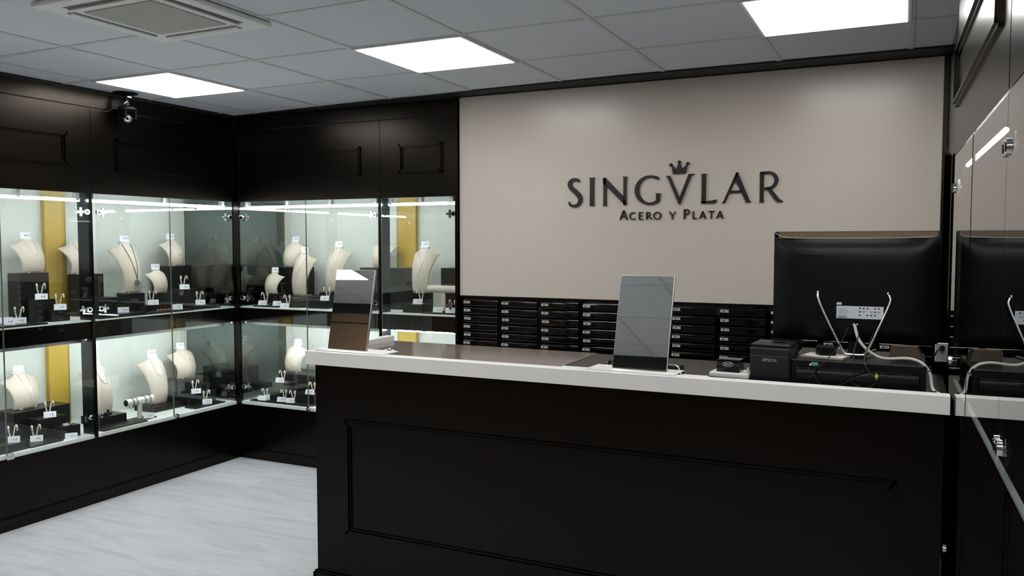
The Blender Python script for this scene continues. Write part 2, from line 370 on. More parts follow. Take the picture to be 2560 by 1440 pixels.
# right side cabinet, seen along its glass
TH = R(1.3)
rc = cabinet('black wall cabinet along the right edge, its glass doors mirroring the sign and monitor', (.150, 3.20, 0), -PI/2+TH, 1.32, [(0.0, .625, -1), (.625, 1.32, 1)], frame=(.06, 1.20), end0='black', end1=None, tubes=False, dark=True, back='black', door_lock=())
t = MB().cyl((.04, .030, 1.850), (.98, .030, 1.850), .0065, 'tube', 12).build('led_tube', rc)
cx_, cy_ = .150+1.32*math.sin(TH), 3.20-1.32*math.cos(TH)
rc2 = cabinet('black wall cabinet at the right edge nearest the viewer', (cx_, cy_, 0), -PI/2+TH, 2.45, [(0.0, .62, -1), (.62, 1.24, 1)], frame=(.12, 2.3), tubes=False, dark=True, back='black')
# side wall behind the counter, ending the passage
struct(MB().box(.173, .22, 3.215, 4.62, 0, H, 'black'), 'wall_side')

# ------------------------------------------------------------------ back wall: sign panel, drawers
struct(MB().box(-2.56, .20, 4.60, 4.66, 1.246, H, 'crown').box(.155, .20, 4.60, 4.66, 0, 1.246, 'crown'), 'trim_6')
sp = tag(MB().bbox(-2.553, .150, 4.578, 4.60, 1.256, 2.500, 'sign', .003).build('signboard'), 'large warm white wall panel carrying the dark raised shop lettering', 'sign panel')
MB().box(.150, .171, 4.570, 4.60, 1.256, 2.505, 'crown').build('edge_trim', sp)

def smooth(pts, n=6):
    P = [pts[0]]+list(pts)+[pts[-1]]; out = []
    for i in range(1, len(P)-2):
        for k in range(n):
            t = k/n; p0, p1, p2, p3 = P[i-1], P[i], P[i+1], P[i+2]
            out.append(tuple(.5*((2*b)+(c-a)*t+(2*a-5*b+4*c-d)*t*t+(3*b-a-3*c+d)*t**3) for a, b, c, d in zip(p0, p1, p2, p3)))
    out.append(tuple(P[-2])); return out
def ribbon(mb, pts, y0, y1, mn, T):            # pts (x, z, width) in glyph units, T maps to world x,z
    L_, R_ = [], []
    for i, p in enumerate(pts):
        a = pts[max(i-1, 0)]; b = pts[min(i+1, len(pts)-1)]
        dx, dz = b[0]-a[0], b[1]-a[1]; l = math.hypot(dx, dz) or 1; nx, nz = -dz/l, dx/l
        L_.append((p[0]+nx*p[2]/2, p[1]+nz*p[2]/2)); R_.append((p[0]-nx*p[2]/2, p[1]-nz*p[2]/2))
    for i in range(len(pts)-1):
        q = [T(*L_[i]), T(*L_[i+1]), T(*R_[i+1]), T(*R_[i])]
        vs = [(x, y0, z) for x, z in q]+[(x, y1, z) for x, z in q]
        mb.add(vs, [(0, 1, 2, 3), (7, 6, 5, 4), (0, 4, 5, 1), (2, 6, 7, 3), (1, 5, 6, 2), (3, 7, 4, 0)], mn)
def arc(cx, cz, rx, rz, a0, a1, w0, w1=None, n=26, thin=None):
    out = []
    for i in range(n+1):
        t = i/n; a = R(a0+(a1-a0)*t)
        w_ = w0 if thin is None else thin+(w0-thin)*abs(math.cos(a))**1.3
        out.append((cx+rx*math.cos(a), cz+rz*math.sin(a), w_))
    return out
signl = empty('sign_lettering', (-1.15, 4.578, 1.72), 0, 'dark brown raised shop name lettering with a crown on the warm white wall panel', 'sign')
def letter(name, strokes, box, world, polys=(), circ=()):
    (a, b, t_, bt) = box; (x0, x1, z0, z1) = world
    T = lambda x, y: (x0+(x-a)/(b-a)*(x1-x0)+1.15, z0+(bt-y)/(bt-t_)*(z1-z0)-1.72)
    sc = 1
    mb = MB()
    for s_ in strokes: ribbon(mb, s_, -.012, -.001, 'ink2', T)
    for p in polys: mb.prism([T(*q) for q in p], -.012, -.001, 'ink2')
    for (x, y, r_) in circ: mb.prism([T(x+r_*math.cos(2*PI*i/20), y+r_*math.sin(2*PI*i/20)) for i in range(20)], -.012, -.001, 'ink2')
    return mb.build(name, signl, fix=True)
M['ink2'] = mat('dark brown raised letter', (.004, .003, .002), .4)
Z0, Z1 = 1.807, 1.970
letter('letter', [smooth([(284, 312, 16), (276, 292, 26), (240, 284, 30), (203, 300, 36), (190, 336, 42), (212, 376, 46), (262, 422, 50), (294, 462, 48), (298, 505, 40), (272, 542, 30), (232, 552, 26), (196, 540, 22), (182, 510, 14)])], (170, 318, 270, 565), (-1.815, -1.725, 1.800, 1.971))
letter('letter', [[(419, 268, 52), (419, 285, 42), (419, 410, 40), (419, 538, 42), (419, 555, 52)]], (395, 443, 268, 555), (-1.678, -1.650, Z0, Z1))
letter('letter', [[(549, 268, 34), (552, 410, 28), (552, 535, 30), (552, 552, 40)], [(762, 255, 42), (760, 272, 30), (760, 400, 28), (760, 548, 30)]], (533, 778, 255, 550), (-1.595, -1.453, Z0, Z1), polys=[[(533, 262), (552, 258), (752, 468), (774, 550), (758, 550), (545, 328), (533, 300)]])
letter('letter', [[(x, y, w_) for x, y, w_ in [(1108, 284, 14), (1090, 262, 26)]]+arc(1020, 393, 138, 144, -62, -300, 46, thin=22, n=34), [(1104, 430, 52), (1103, 446, 40), (1102, 500, 38), (1098, 522, 30)]], (855, 1130, 238, 548), (-1.407, -1.253, 1.806, 1.971))
letter('letter', [], (1178, 1475, 225, 540), (-1.225, -1.064, 1.803, 1.972), polys=[[(1178, 240), (1222, 238), (1322, 470), (1415, 228), (1475, 225), (1470, 234), (1448, 240), (1330, 540), (1318, 538), (1195, 252), (1178, 248)]])
letter('letter', [[(1572, 222, 54), (1572, 240, 44), (1572, 400, 42), (1570, 526, 44)]], (1545, 1708, 220, 528), (-1.025, -.940, Z0, Z1), polys=[[(1550, 528), (1550, 504), (1640, 502), (1708, 490), (1700, 526)]])
letter('letter', [[(1845, 408, 22), (1968, 406, 22)]], (1758, 2068, 200, 525), (-.912, -.755, Z0, 1.973), polys=[[(1905, 205), (1922, 203), (1904, 285), (1798, 512), (1790, 525), (1758, 525), (1775, 508)], [(1905, 205), (1922, 203), (2050, 505), (2068, 518), (2012, 522), (2005, 505), (1895, 280)]])
letter('letter', [[(2168, 205, 46), (2168, 300, 42), (2168, 500, 42), (2168, 518, 54)], [(2150, 208, 24), (2220, 205, 26)]+[(2230+92*math.cos(R(a)), 288-84*math.sin(R(a)), 44-18*abs(math.sin(R(a)))**2) for a in range(80, -81, -10)]+[(2195, 374, 24)]], (2143, 2395, 193, 520), (-.714, -.592, Z0, Z1), polys=[[(2218, 378), (2262, 368), (2355, 490), (2395, 512), (2392, 518), (2335, 520), (2300, 490)]])
letter('crown', [], (1215, 1425, 88, 230), (-1.206, -1.092, 1.974, 2.046), polys=[[(1256, 230), (1242, 150), (1230, 132), (1240, 126), (1288, 180), (1314, 112), (1326, 110), (1352, 176), (1400, 124), (1412, 128), (1402, 150), (1390, 222), (1382, 227)]], circ=[(1232, 128, 17), (1320, 101, 17), (1408, 121, 17)])
def small(name, strokes, xa, xb, za, zb, polys=()):
    S_ = [[(p[0], p[1], p[2]*.16) for p in s_] for s_ in strokes]
    asp = (xb-xa)/(zb-za)
    T = lambda x, y: (xa+x*(zb-za)+1.15, za+y*(zb-za)-1.72)
    mb = MB()
    for s_ in S_: ribbon(mb, s_, -.009, -.001, 'ink2', T)
    return mb.build('letter', signl, fix=True)
sA = lambda a: [[(.08, 0, 1), (a/2, .95, .9)], [(a/2, .98, 1.1), (a-.08, 0, 1.1)], [(.2, .33, .7), (a-.2, .33, .7)]]
def sR(a): return [[(.1, 0, 1.1), (.1, 1, 1.1)], [(.05, .95, .7), (.3, .95, .8)]+[(.32+.26*math.cos(R(q)), .72+.23*math.sin(R(q)), .9) for q in range(80, -81, -20)]+[(.1, .5, .7)], [(.32, .48, 1), (a-.06, 0, 1)]]
def sP(a): return sR(a)[:2]
zA, zB = 1.7225, 1.7645
small('A', sA(.92), -1.496, -1.444, 1.7225, 1.778)
small('C', [[(.5+.44*math.cos(R(q))*1.0, .5+.46*math.sin(R(q)), .75+.4*abs(math.cos(R(q)))) for q in range(48, 315, 14)]], -1.435, -1.395, zA, zB)
small('E', [[(.12, 0, 1.1), (.12, 1, 1.1)], [(.1, .95, .8), (.6, .95, .8)], [(.1, .52, .8), (.55, .52, .8)], [(.1, .05, .8), (.62, .05, .8)]], -1.382, -1.355, zA, zB)
small('R', sR(.88), -1.338, -1.301, zA, zB)
small('O', [[(.52+.46*math.cos(R(q)), .5+.46*math.sin(R(q)), .75+.4*abs(math.cos(R(q)))) for q in range(0, 361, 15)]], -1.294, -1.25, zA, zB)
small('Y', [[(.06, 1, 1.1), (.46, .45, 1)], [(.88, 1, .8), (.46, .45, .9)], [(.46, .5, 1.1), (.46, 0, 1.1)]], -1.205, -1.166, zA, zB)
small('P', sP(.8), -1.122, -1.085, zA, 1.7765)
small('L', [[(.1, 0, 1.1), (.1, 1, 1.1)], [(.1, .05, .8), (.55, .05, .8)]], -1.072, -1.053, zA, zB)
small('A', sA(.98), -1.037, -.996, zA, zB)
small('T', [[(.4, 0, 1.1), (.4, 1, 1.1)], [(0, .95, .8), (.8, .95, .8)]], -.985, -.952, zA, zB)
small('A', sA(.98), -.943, -.902, zA, zB)

# small drawer units under the sign: unit > drawer > label
def drawer_unit():
    r = empty('drawer_unit')
    W_, ph, n_ = .246, .0515, 8
    c = MB().box(-.010, 0, 0, .30, 0, 1.240, 'gloss').box(W_, W_+.010, 0, .30, 0, 1.240, 'gloss').box(-.010, W_+.010, 0, .30, 1.236, 1.244, 'gloss').box(0, W_, .01, .30, 0, 1.236-n_*ph, 'gloss').box(0, W_, .28, .30, .8, 1.236, 'gloss')
    c.build('carcass', r)
    dr = None
    for i in range(n_):
        if dr is None:
            m = MB(); 
            prof = [(.0, .002), (-.010, .004), (-.013, .012), (-.006, .026), (-.010, .040), (-.004, .048), (.0, .049)]
            vs = []; nn = 9
            for j in range(nn):
                x = .003+(W_-.006)*j/(nn-1); sag = -.004*math.sin(PI*j/(nn-1))
                vs += [(x, y+(sag if 0 < k < 6 else 0), z-.049) for k, (y, z) in enumerate(prof)]
            L_ = len(prof)
            fs = [(j*L_+k, (j+1)*L_+k, (j+1)*L_+k+1, j*L_+k+1) for j in range(nn-1) for k in range(L_-1)]
            m.add(vs, fs, 'gloss', True); m.box(.003, W_-.003, 0, .26, -.048, -.044, 'gloss').box(.003, .007, 0, .26, -.048, -.006, 'gloss').box(W_-.007, W_-.003, 0, .26, -.048, -.006, 'gloss')
            dr = m.build('drawer', r, (0, 0, 1.236)); lb = MB().box(.006, .050, -.0175, -.012, -.028, -.014, 'lab').box(.016, .030, -.0182, -.0174, -.024, -.018, 'ink').box(.034, .045, -.0182, -.0174, -.022, -.0195, 'ink').build('label_holder', dr)
        else:
            d2 = dr.copy(); C.objects.link(d2); d2.location = (0, 0, 1.236-i*ph); d2.parent = r
            l2 = lb.copy(); C.objects.link(l2); l2.parent = d2; l2.location = ((i*37 % 5)*.0015-.002, 0, 0)
    return r
M['lab'] = mat('white drawer label', (.52, .50, .47), .5)
pd = Proto(drawer_unit)
dl = ['first column from the left, beside the glass cabinet', 'second column from the left', 'third column from the left', 'column just left of the standing mirror', 'column hidden mostly behind the standing mirror', 'column just right of the standing mirror', 'second column right of the standing mirror', 'column left behind the monitor', 'column behind the middle of the monitor', 'last column behind the monitor, by the right wall']
for i in range(10):
    o = pd.get(); o.location = (-2.530+.2685*i, 4.30, (-.004, 0, -.006, -.012, -.014, -.018, -.022, -.02, -.02, -.02)[i]*0)
    o.location.y = 4.592
    tag(o, 'black drawer unit under the sign, '+dl[i], 'drawer unit', 'columns of small black drawers')

# ------------------------------------------------------------------ counter
ct = empty('counter', (-1.15, 3.3, 0), 0, 'black panelled service counter with a thick white top edge', 'counter')
ox, oy = 1.15, -3.3
def cb(mb, x0, x1, y0, y1, z0, z1, mn, r=0):
    (mb.bbox if r else mb.box)(x0+ox, x1+ox, y0+oy, y1+oy, z0, z1, mn, *([r] if r else [])); return mb
m = MB(); cb(m, -2.432, .126, 3.0, 3.60, .0, 1.034, 'black'); frame_mould(m, -2.265+ox, -.008+ox, .268, .795, 3.0+oy)
m.build('body', ct)
m = MB(); cb(m, -2.448, .129, 2.985, 3.0, 0, .066, 'black'); cb(m, -2.448, -2.432, 2.985, 3.6, 0, .066, 'black'); cb(m, -2.442, .129, 2.991, 3.0, .066, .075, 'black'); cb(m, -2.440, -2.432, 2.991, 3.6, .066, .075, 'black'); m.build('plinth', ct)
m = MB(); cb(m, -2.478, .1415, 2.984, 3.045, 1.034, 1.095, 'white', .0015); cb(m, -2.478, -2.430, 3.047, 3.645, 1.034, 1.100, 'white', .0015); m.build('edge', ct)
m = MB(); cb(m, -2.43, -1.285, 3.047, 3.63, 1.040, 1.075, 'brown'); m.build('worktop', ct)['label'] = 'brown glossy worktop section'
m = MB(); cb(m, -1.283, .140, 3.047, 3.63, 1.040, 1.072, 'blacktop'); m.build('worktop', ct)['label'] = 'black worktop section'
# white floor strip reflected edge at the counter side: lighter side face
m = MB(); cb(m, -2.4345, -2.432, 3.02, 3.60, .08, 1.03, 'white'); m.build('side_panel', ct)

# standing mirrors
def stand_mirror(loc, rz, tilt, label, Wm=.222, Hm=.372):
    r = empty('table_mirror', loc, rz, label, 'mirror', 'mirrors standing on the counter')
    xf = Matrix.Rotation(-tilt, 4, 'X')
    MB().box(-Wm/2, Wm/2, .000, .009, 0, Hm, 'alu', xf).build('backing', r)
    MB().box(-Wm/2+.002, Wm/2-.002, -.003, 0, .002, Hm-.002, 'mirror', xf).build('mirror_glass', r)
    MB().bbox(-.145 if rz > -.04 else -.20, .235 if rz > -.04 else .155, -.052, .075, -.0045, -.0005, 'white', .001).build('base_plate', r)
    MB().box(-.05, .05, .055, .062, 0, Hm*.55, 'mon', Matrix.Translation((0, .015, 0)) @ Matrix.Rotation(R(1), 4, 'X')).build('easel_leg', r)
    return r
stand_mirror((-2.300, 3.062, 1.1002), R(-2), R(11.3), 'tilted frameless mirror standing on the left end of the white counter edge')
stand_mirror((-.918, 3.062, 1.1002), R(-3), R(14), 'tilted frameless mirror standing on the middle of the counter, left of the monitor')

# ------------------------------------------------------------------ monitor and desk devices
mo = empty('monitor', (-.177, 3.36, 1.168), 0, 'large black desktop monitor seen from behind with chrome V stand', 'monitor')
Wd, Z_b, Z_t = .292, .050, .466
m = MB().bbox(-Wd, Wd, .02, .045, Z_b, Z_t, 'mon', .006); m.build('screen_body', mo)
def shell():
    m = MB(); nx, nz = 24, 16; vs = []
    for j in range(nz+1):
        for i in range(nx+1):
            u = -1+2*i/nx; v = j/nz
            sw = .026*(1-abs(u)**14)                 # back shell dips below the top except at the corners
            z = Z_b+.002+(Z_t-.002-sw-Z_b)*v
            y = .020-.034*(1-abs(u)**6)*(1-abs(2*v-1)**8)
            vs.append((u*Wd*.997, y, z))
    m.add(vs, [(j*(nx+1)+i, j*(nx+1)+i+1, (j+1)*(nx+1)+i+1, (j+1)*(nx+1)+i) for j in range(nz) for i in range(nx)], 'mon', True)
    return m
shell().build('back_shell', mo)
MB().box(-Wd*.94, Wd*.97, .0165, .0198, Z_t-.026, Z_t-.003, 'vent').build('vent_strip', mo)['label'] = 'bronze mesh strip'
MB().tube(smooth([(-Wd+.001, .012, Z_t), (-Wd*.95, .010, Z_t-.012), (-Wd*.86, .004, Z_t-.022), (-Wd*.6, -.002, Z_t-.0265), (0, -.004, Z_t-.027), (Wd*.6, -.002, Z_t-.026), (Wd*.95, .010, Z_t-.020)]), .0012, 'trimtan', 6).build('edge_line', mo)
st = MB()
st.tube(smooth([(-.122, -.018, .232), (-.118, -.026, .205), (-.085, -.034, .130), (-.030, -.046, .022), (-.018, -.050, .008), (.0, -.051, .005), (.042, -.051, .005), (.056, -.048, .014), (.085, -.040, .085), (.128, -.026, .195), (.128, -.020, .222), (.122, -.016, .232)], 5), .0048, 'alu', 8)
for x in (-.122, .122): st.sph((x, -.018, .234), .006, 'chrome')
st.tube([(-.018, -.050, .007), (-.05, .10, .007)], .006, 'alu').tube([(.045, -.050, .007), (.08, .10, .007)], .006, 'alu')
st.box(-.02, .05, .0, .09, .002, .008, 'mon').box(-.015, .045, .03, .05, .005, .10, 'mon')
st.build('stand', mo)['label'] = 'chrome V shaped stand'
sk = MB().box(-.055, .108, -.0158, -.0145, .137, .184, 'label').build('sticker', mo)
sk.location = (0, 0, 0)
k = MB()
for i in range(5): k.box(-.050, -.050+.03+.006*(i % 3), -.0163, -.0158, .172-i*.006, .1735-i*.006, 'gtxt2')
k.box(-.050, -.018, -.0163, -.0158, .1405, .1435, 'ink')
for j in range(3):
    for i in range(6):
        if (i+j) % 4 != 3: k.box(.024+i*.013, .030+i*.013, -.0163, -.0158, .174-j*.013, .179-j*.013, 'gtxt2' if (i*j) % 2 else 'ink')
k.build('print', sk)
MB().box(-.055, -.037, -.0158, -.0145, .188, .197, 'label').build('sticker', mo)
text_obj('logo', 'lenovo', .030, 'gtext', mo, (-.150, -.0148, .372), bold=.0006, sx=1.25, depth=.0008)
MB().cyl((.008, -.014, .118), (.008, -.030, .116), .005, 'chrome').cyl((.018, -.014, .118), (.018, -.024, .116), .004, 'chrome').build('connector', mo)

bx = empty('cash_drawer', (-.150, 3.36, 1.0722), 0, 'low wide black cash drawer box under the monitor', 'cash drawer')
MB().bbox(-.225, .225, -.17, .20, .0, .088, 'mon', .004).build('body', bx)
MB().bbox(-.205, .205, -.177, -.168, .012, .060, 'gloss', .003).build('drawer_front', bx)
pf = tag(MB().box(-.13, .13, -.09, .09, 0, .006, 'paper', Matrix.Rotation(R(-14), 4, 'Z')).box(-.12, .12, -.08, .08, .006, .0075, 'cap', Matrix.Rotation(R(-9), 4, 'Z')).build('paper_stack', None, (-.235, 3.355, 1.1602)), 'loose stack of papers under the monitor at its left', 'papers')
pf.location = (-.262, 3.30, 1.1605); pf.scale = (.6, .6, 1)
tag(MB().bbox(-.03, .03, -.03, .03, 0, .034, 'mon', .004).box(-.036, -.034, -.01, .01, 0, .03, 'mon').build('power_adapter', None, (-.262, 3.30, 1.1692), R(15)), 'small black power adapter lying on the papers', 'power adapter')
tag(MB().prism([(-.05, 0), (.05, 0), (.062, .0), (.045, .042), (-.045, .042)], -.03, .03, 'cardboard').build('cardboard_box', None, (.005, 3.42, 1.1605), R(-5)), 'small brown cardboard box behind the right stand arm', 'box')

pr = empty('receipt_printer', (-.446, 3.265, 1.0722), R(-4), 'charcoal receipt printer standing left of the monitor', 'printer')
m = MB().bbox(-.075, .075, -.075, .085, 0, .126, 'printer', .008).bbox(-.072, .072, -.07, .08, .126, .138, 'printer', .005); m.build('body', pr)
MB().bbox(-.070, .070, -.080, -.073, .012, .096, 'printer', .004).build('front_cover', pr)
MB().box(-.045, .045, -.02, .0, .1375, .1395, 'gloss').build('paper_slot', pr)
text_obj('logo', 'EPSON', .017, 'gtxt2', pr, (0, -.0806, .078), bold=.0004, depth=.0004)
rt = empty('network_router', (-.600, 3.235, 1.0722), R(-4), 'flat white device with a little antenna, left of the printer', 'router')
MB().bbox(-.075, .078, -.05, .06, 0, .020, 'ac', .006).build('body', rt); MB().cyl((.066, -.01, .020), (.066, -.01, .040), .004, 'ac').build('antenna', rt)
dk = MB()
te = empty('card_terminal', (-.606, 3.235, 1.0924), R(-4), 'small black box with an oval silver badge standing on the white device', 'card terminal')
MB().bbox(-.045, .045, -.03, .04, 0, .048, 'gloss', .004).build('body', te)
ba = MB(); ba.tube([(.019*math.cos(2*PI*i/24), -.031, .030+.0085*math.sin(2*PI*i/24)) for i in range(24)], .0014, 'alu', 6, closed=True); b0 = ba.build('badge', te)
MB().box(-.012, .012, -.0322, -.0305, .027, .033, 'gtxt2').build('badge_plate', b0)
ph = empty('phone_stand', (-.835, 3.190, 1.0722), R(-8), 'grey desk phone with silver rim right of the middle mirror', 'telephone')
MB().prism([(-.05, 0), (.05, 0), (.045, .034), (-.04, .040)], -.03, .04, 'printer').build('body', ph); MB().tube([(-.045, -.03, .043), (.04, -.03, .040), (.052, -.03, .034), (.060, -.03, .006), (.085, -.03, .008)], .004, 'alu').build('rim', ph)
tag(MB().sph((0, 0, .0), .03, 'gloss', 16, 10, .62).build('computer_mouse', None, (-1.09, 3.22, 1.0895)), 'black computer mouse left of the middle mirror on the black worktop', 'computer mouse')
tag(MB().bbox(-.06, .06, -.04, .04, 0, .012, 'white', .003).build('note_block', None, (-1.205, 3.10, 1.0722)), 'small pale note pad on the worktop near the counter edge, left of the middle mirror', 'note pad')
tag(MB().bbox(-.05, .05, -.035, .035, 0, .012, 'white', .003).build('note_block', None, (-.715, 3.10, 1.0722)), 'small pale note pad on the worktop between desk phone and white device', 'note pad')
tag(MB().prism([(-.06, 0), (.06, 0), (-.03, .010)], -.04, .05, 'white').build('paper_tray', None, (-2.185, 3.10, 1.0756), R(12)), 'little white wedge tray in the corner behind the left mirror', 'tray')
bn = empty('trinket_bundle', (-2.20, 3.23, 1.0756), 0, 'few shiny silver trinkets lying beyond the white tray', 'trinkets')
for i in range(3): MB().tube([(.02*i+.009*math.cos(2*PI*k/14), .009*math.sin(2*PI*k/14), .010+.006*(i % 2)) for k in range(14)], .003, 'silver', 6, closed=True).build('ring', bn)

tag(MB().tube(smooth([(-.166, 3.330, 1.282), (-.150, 3.29, 1.235), (-.120, 3.27, 1.200), (-.085, 3.26, 1.178), (-.050, 3.25, 1.172), (0.015, 3.24, 1.178), (.060, 3.22, 1.168), (.086, 3.20, 1.135), (.093, 3.185, 1.095), (.100, 3.16, 1.081), (.112, 3.12, 1.080), (.122, 3.08, 1.079)], 8), .0056, 'cable', 8).build('cable'), 'thick white cable curving from the monitor down to the right', 'cable')
tag(MB().tube(smooth([(-.19, 3.345, 1.27), (-.21, 3.30, 1.22), (-.25, 3.16, 1.165), (-.29, 3.155, 1.12), (-.26, 3.152, 1.075), (-.20, 3.15, 1.082), (-.15, 3.15, 1.13), (-.16, 3.16, 1.19), (-.15, 3.30, 1.25)], 8), .0018, 'bcable', 6).build('cable'), 'thin black cable looping down in front of the cash drawer', 'cable')
tag(MB().tube(smooth([(-.10, 3.345, 1.26), (-.125, 3.20, 1.175), (-.11, 3.155, 1.14), (-.085, 3.152, 1.10), (-.12, 3.15, 1.076), (-.165, 3.15, 1.10), (-.10, 3.15, 1.125), (-.03, 3.15, 1.12)], 8), .002, 'bcable', 6).build('cable'), 'black cable tied with a yellow twist under the monitor stand', 'cable')
tag(MB().sph((0, 0, 0), .007, 'yellow', 10, 8).box(-.002, .002, -.006, .006, -.010, .010, 'yellow').build('cable_tie', None, (-.082, 3.150, 1.120)), 'yellow twist tie on the black cable below the monitor stand', 'cable tie')
tag(MB().bbox(-.012, .012, -.006, .006, -.006, .006, 'green', .002).cyl((-.012, 0, 0), (-.018, 0, -.005), .003, 'alu').build('audio_plug', None, (-.288, 3.155, 1.150)), 'small green plug hanging at the left of the cash drawer', 'plug')
tag(MB().tube(smooth([(-.288, 3.160, 1.148), (-.285, 3.158, 1.12), (-.30, 3.156, 1.10), (-.305, 3.158, 1.076)], 6), .002, 'bcable', 6).build('cable'), 'short black lead hanging from the green plug', 'cable')
tag(MB().tube(smooth([(.01, 3.10, 1.079), (.05, 3.09, 1.078), (.09, 3.11, 1.086), (.12, 3.16, 1.079)], 8), .0025, 'bcable', 6).build('cable'), 'black cable lying on the worktop end by the right cabinet', 'cable')
# dark board with a cut top at the end of the passage, with a socket
bd = MB(); vs = [(.120, 3.66), (.129, 3.655), (.172, 4.08), (.163, 4.085)]
bd.add([(x, y, 0) for x, y in vs]+[(x, y, 1.97) for x, y in vs], [(3, 2, 1, 0), (4, 5, 6, 7)]+[(i, (i+1) % 4, 4+(i+1) % 4, 4+i) for i in range(4)], 'black')
tag(bd.build('partition_board'), 'narrow tall black board standing between sign panel and right cabinet', 'board')
so = empty('power_socket', (.134, 3.645, 1.165), 0, 'white power socket with a black plug at the right end behind the counter', 'socket')
MB().bbox(-.020, .026, 0, .014, -.045, .030, 'white', .003).build('plate', so); MB().cyl((.004, 0, .012), (.004, -.022, .012), .010, 'bcable').tube(smooth([(.004, -.02, .012), (-.012, -.03, .004), (-.024, -.028, -.02)]), .003, 'bcable').build('plug', so)
cv = tag(MB().cyl((.10, 3.20, 1.165), (.10, 3.20, 1.185), .008, 'chrome').box(.070, .12, 3.196, 3.204, 1.172, 1.178, 'chrome').build('connector'), 'little chrome fitting beside the white cable', 'fitting'); 
cv.location = (-.03, 0, -.03)

# ------------------------------------------------------------------ security camera
sc = empty('security_camera', (-4.365, 3.61, H-.0005), 0, 'black dome style security camera hanging from the ceiling near the left wall', 'security camera')
MB().lathe([(.0, -.006), (.070, -.006), (.074, 0)], (0, 0, 0), 'mon').build('ceiling_plate', sc)
a_ = MB().cyl((0, 0, 0), (.01, 0, -.05), .012, 'mon').box(-.015, .03, -.01, .02, -.03, -.022, 'alu').tube([(0, 0, -.035), (.025, -.01, -.055), (.01, -.02, -.07)], .005, 'alu').cyl((.01, 0, -.05), (.012, 0, -.08), .016, 'mon'); a_.build('arm', sc)
MB().lathe([(0, -.078), (.030, -.080), (.052, -.090), (.056, -.104), (.050, -.112), (0, -.114)], (.015, 0, 0), 'mon').build('head', sc)
hd = MB().box(-.022, .046, -.040, -.032, -.160, -.108, 'mon').box(-.022, .046, .032, .040, -.160, -.108, 'mon').box(-.022, .046, -.032, .032, -.118, -.110, 'mon').build('yoke', sc)
dirv = Vector((4.365, -3.6, -.75)).normalized()
c0 = Vector((.012, 0, -.158)); ln = MB().sph(c0, .030, 'printer', 16, 10).cyl(c0+dirv*.020, c0+dirv*.034, .022, 'printer')
lo = ln.build('lens_unit', sc)
u_ = dirv.orthogonal().normalized(); v_ = dirv.cross(u_)
rg = MB(); rg.tube([c0+dirv*.035+(u_*math.cos(2*PI*i/20)+v_*math.sin(2*PI*i/20))*.0115 for i in range(20)], .0028, 'alu', 6, closed=True)
for i in range(10): rg.sph(c0+dirv*.034+(u_*math.cos(2*PI*i/10)+v_*math.sin(2*PI*i/10))*.019, .0026, 'cap', 8, 6)
rg.build('led_ring', lo); MB().cyl(c0+dirv*.03, c0+dirv*.036, .009, 'gloss').build('lens', lo)
tag(MB().tube(smooth([(-4.37, 3.60, 2.44), (-4.40, 3.56, 2.42), (-4.425, 3.50, 2.385), (-4.4455, 3.40, 2.388), (-4.4455, 3.0, 2.394)]), .003, 'bcable', 6).build('cable'), 'black cable running from the security camera along the left fascia', 'cable')

# ------------------------------------------------------------------ jewellery displays
BK = {'tall': dict(W=.61, wb=.62, tip=.83, k=.60, c=.75, nk=.34, o=.132), 'short': dict(W=1.03, wb=.68, tip=.78, k=.85, c=.62, nk=.34, o=.155)}
def bpt(kind, u, v, off=0.0):
    K = BK[kind]; a = abs(u)
    if a < K['nk']: zt = .955
    else: t = (a-K['nk'])/(1-K['nk']); zt = .955-(.955-K['tip'])*t**.62
    z = zt*(1-v)
    wv = K['wb']+(1-K['wb'])*(1-v)**2.2
    x = K['W']/2*u*wv
    y = K['k']*(z-.28)**2+K['c']*(u*wv)**2*K['W']*.5-K['o']
    return (x, y-off, z)
def bust(kind):
    r = empty('necklace_bust'); m = MB(); nu, nv = 20, 16
    for off, rev in ((0.0, False), (-.022, True)):
        vs = [bpt(kind, -1+2*i/nu, j/nv, off) for j in range(nv+1) for i in range(nu+1)]
        fs = [(j*(nu+1)+i, (j+1)*(nu+1)+i, (j+1)*(nu+1)+i+1, j*(nu+1)+i+1) for j in range(nv) for i in range(nu)]
        if rev: fs = [f[::-1] for f in fs]
        m.add(vs, fs, 'bust', True)
    # rim
    def rim(path):
        A = [bpt(kind, *p, 0) for p in path]; B = [bpt(kind, *p, -.022) for p in path]; n_ = len(path)
        m.add(A+B, [(i, i+1, n_+i+1, n_+i) for i in range(n_-1)], 'bust')
    us = [-1+2*i/nu for i in range(nu+1)]; vv = [j/nv for j in range(nv+1)]
    rim([(u, 0) for u in us]); rim([(u, 1) for u in us]); rim([(-1, v) for v in vv]); rim([(1, v) for v in vv])
    m.build('body', r, fix=True)
    K = BK[kind]; y0 = K['k']*(.955-.28)**2-K['o']; rn = K['W']/2*K['nk']
    c = MB(); n_ = 24
    pr_ = [(1.0, .945), (1.02, .955), (1.10, .975), (1.13, .990), (1.10, 1.0), (0, 1.002)]
    vs = []
    for q, z in pr_: vs += [(rn*q*math.cos(2*PI*i/n_), y0+rn*.55+rn*.62*q*math.sin(2*PI*i/n_), z) for i in range(n_)]
    c.add(vs, [(j*n_+i, j*n_+(i+1) % n_, (j+1)*n_+(i+1) % n_, (j+1)*n_+i) for j in range(len(pr_)-1) for i in range(n_)], 'cap', True); c.build('neck_cap', r)
    wf = K['W']*.5*K['wb']
    f_ = MB().bbox(-wf*.7, wf*.7, -.06, .26, .0, .018, 'bust', .004); f_.box(-.02, .02, .10, .13, .018, .40, 'bust', Matrix.Identity(4)); f_.build('foot', r)
    return r
PB = {k: Proto(lambda k=k: bust(k)) for k in BK}
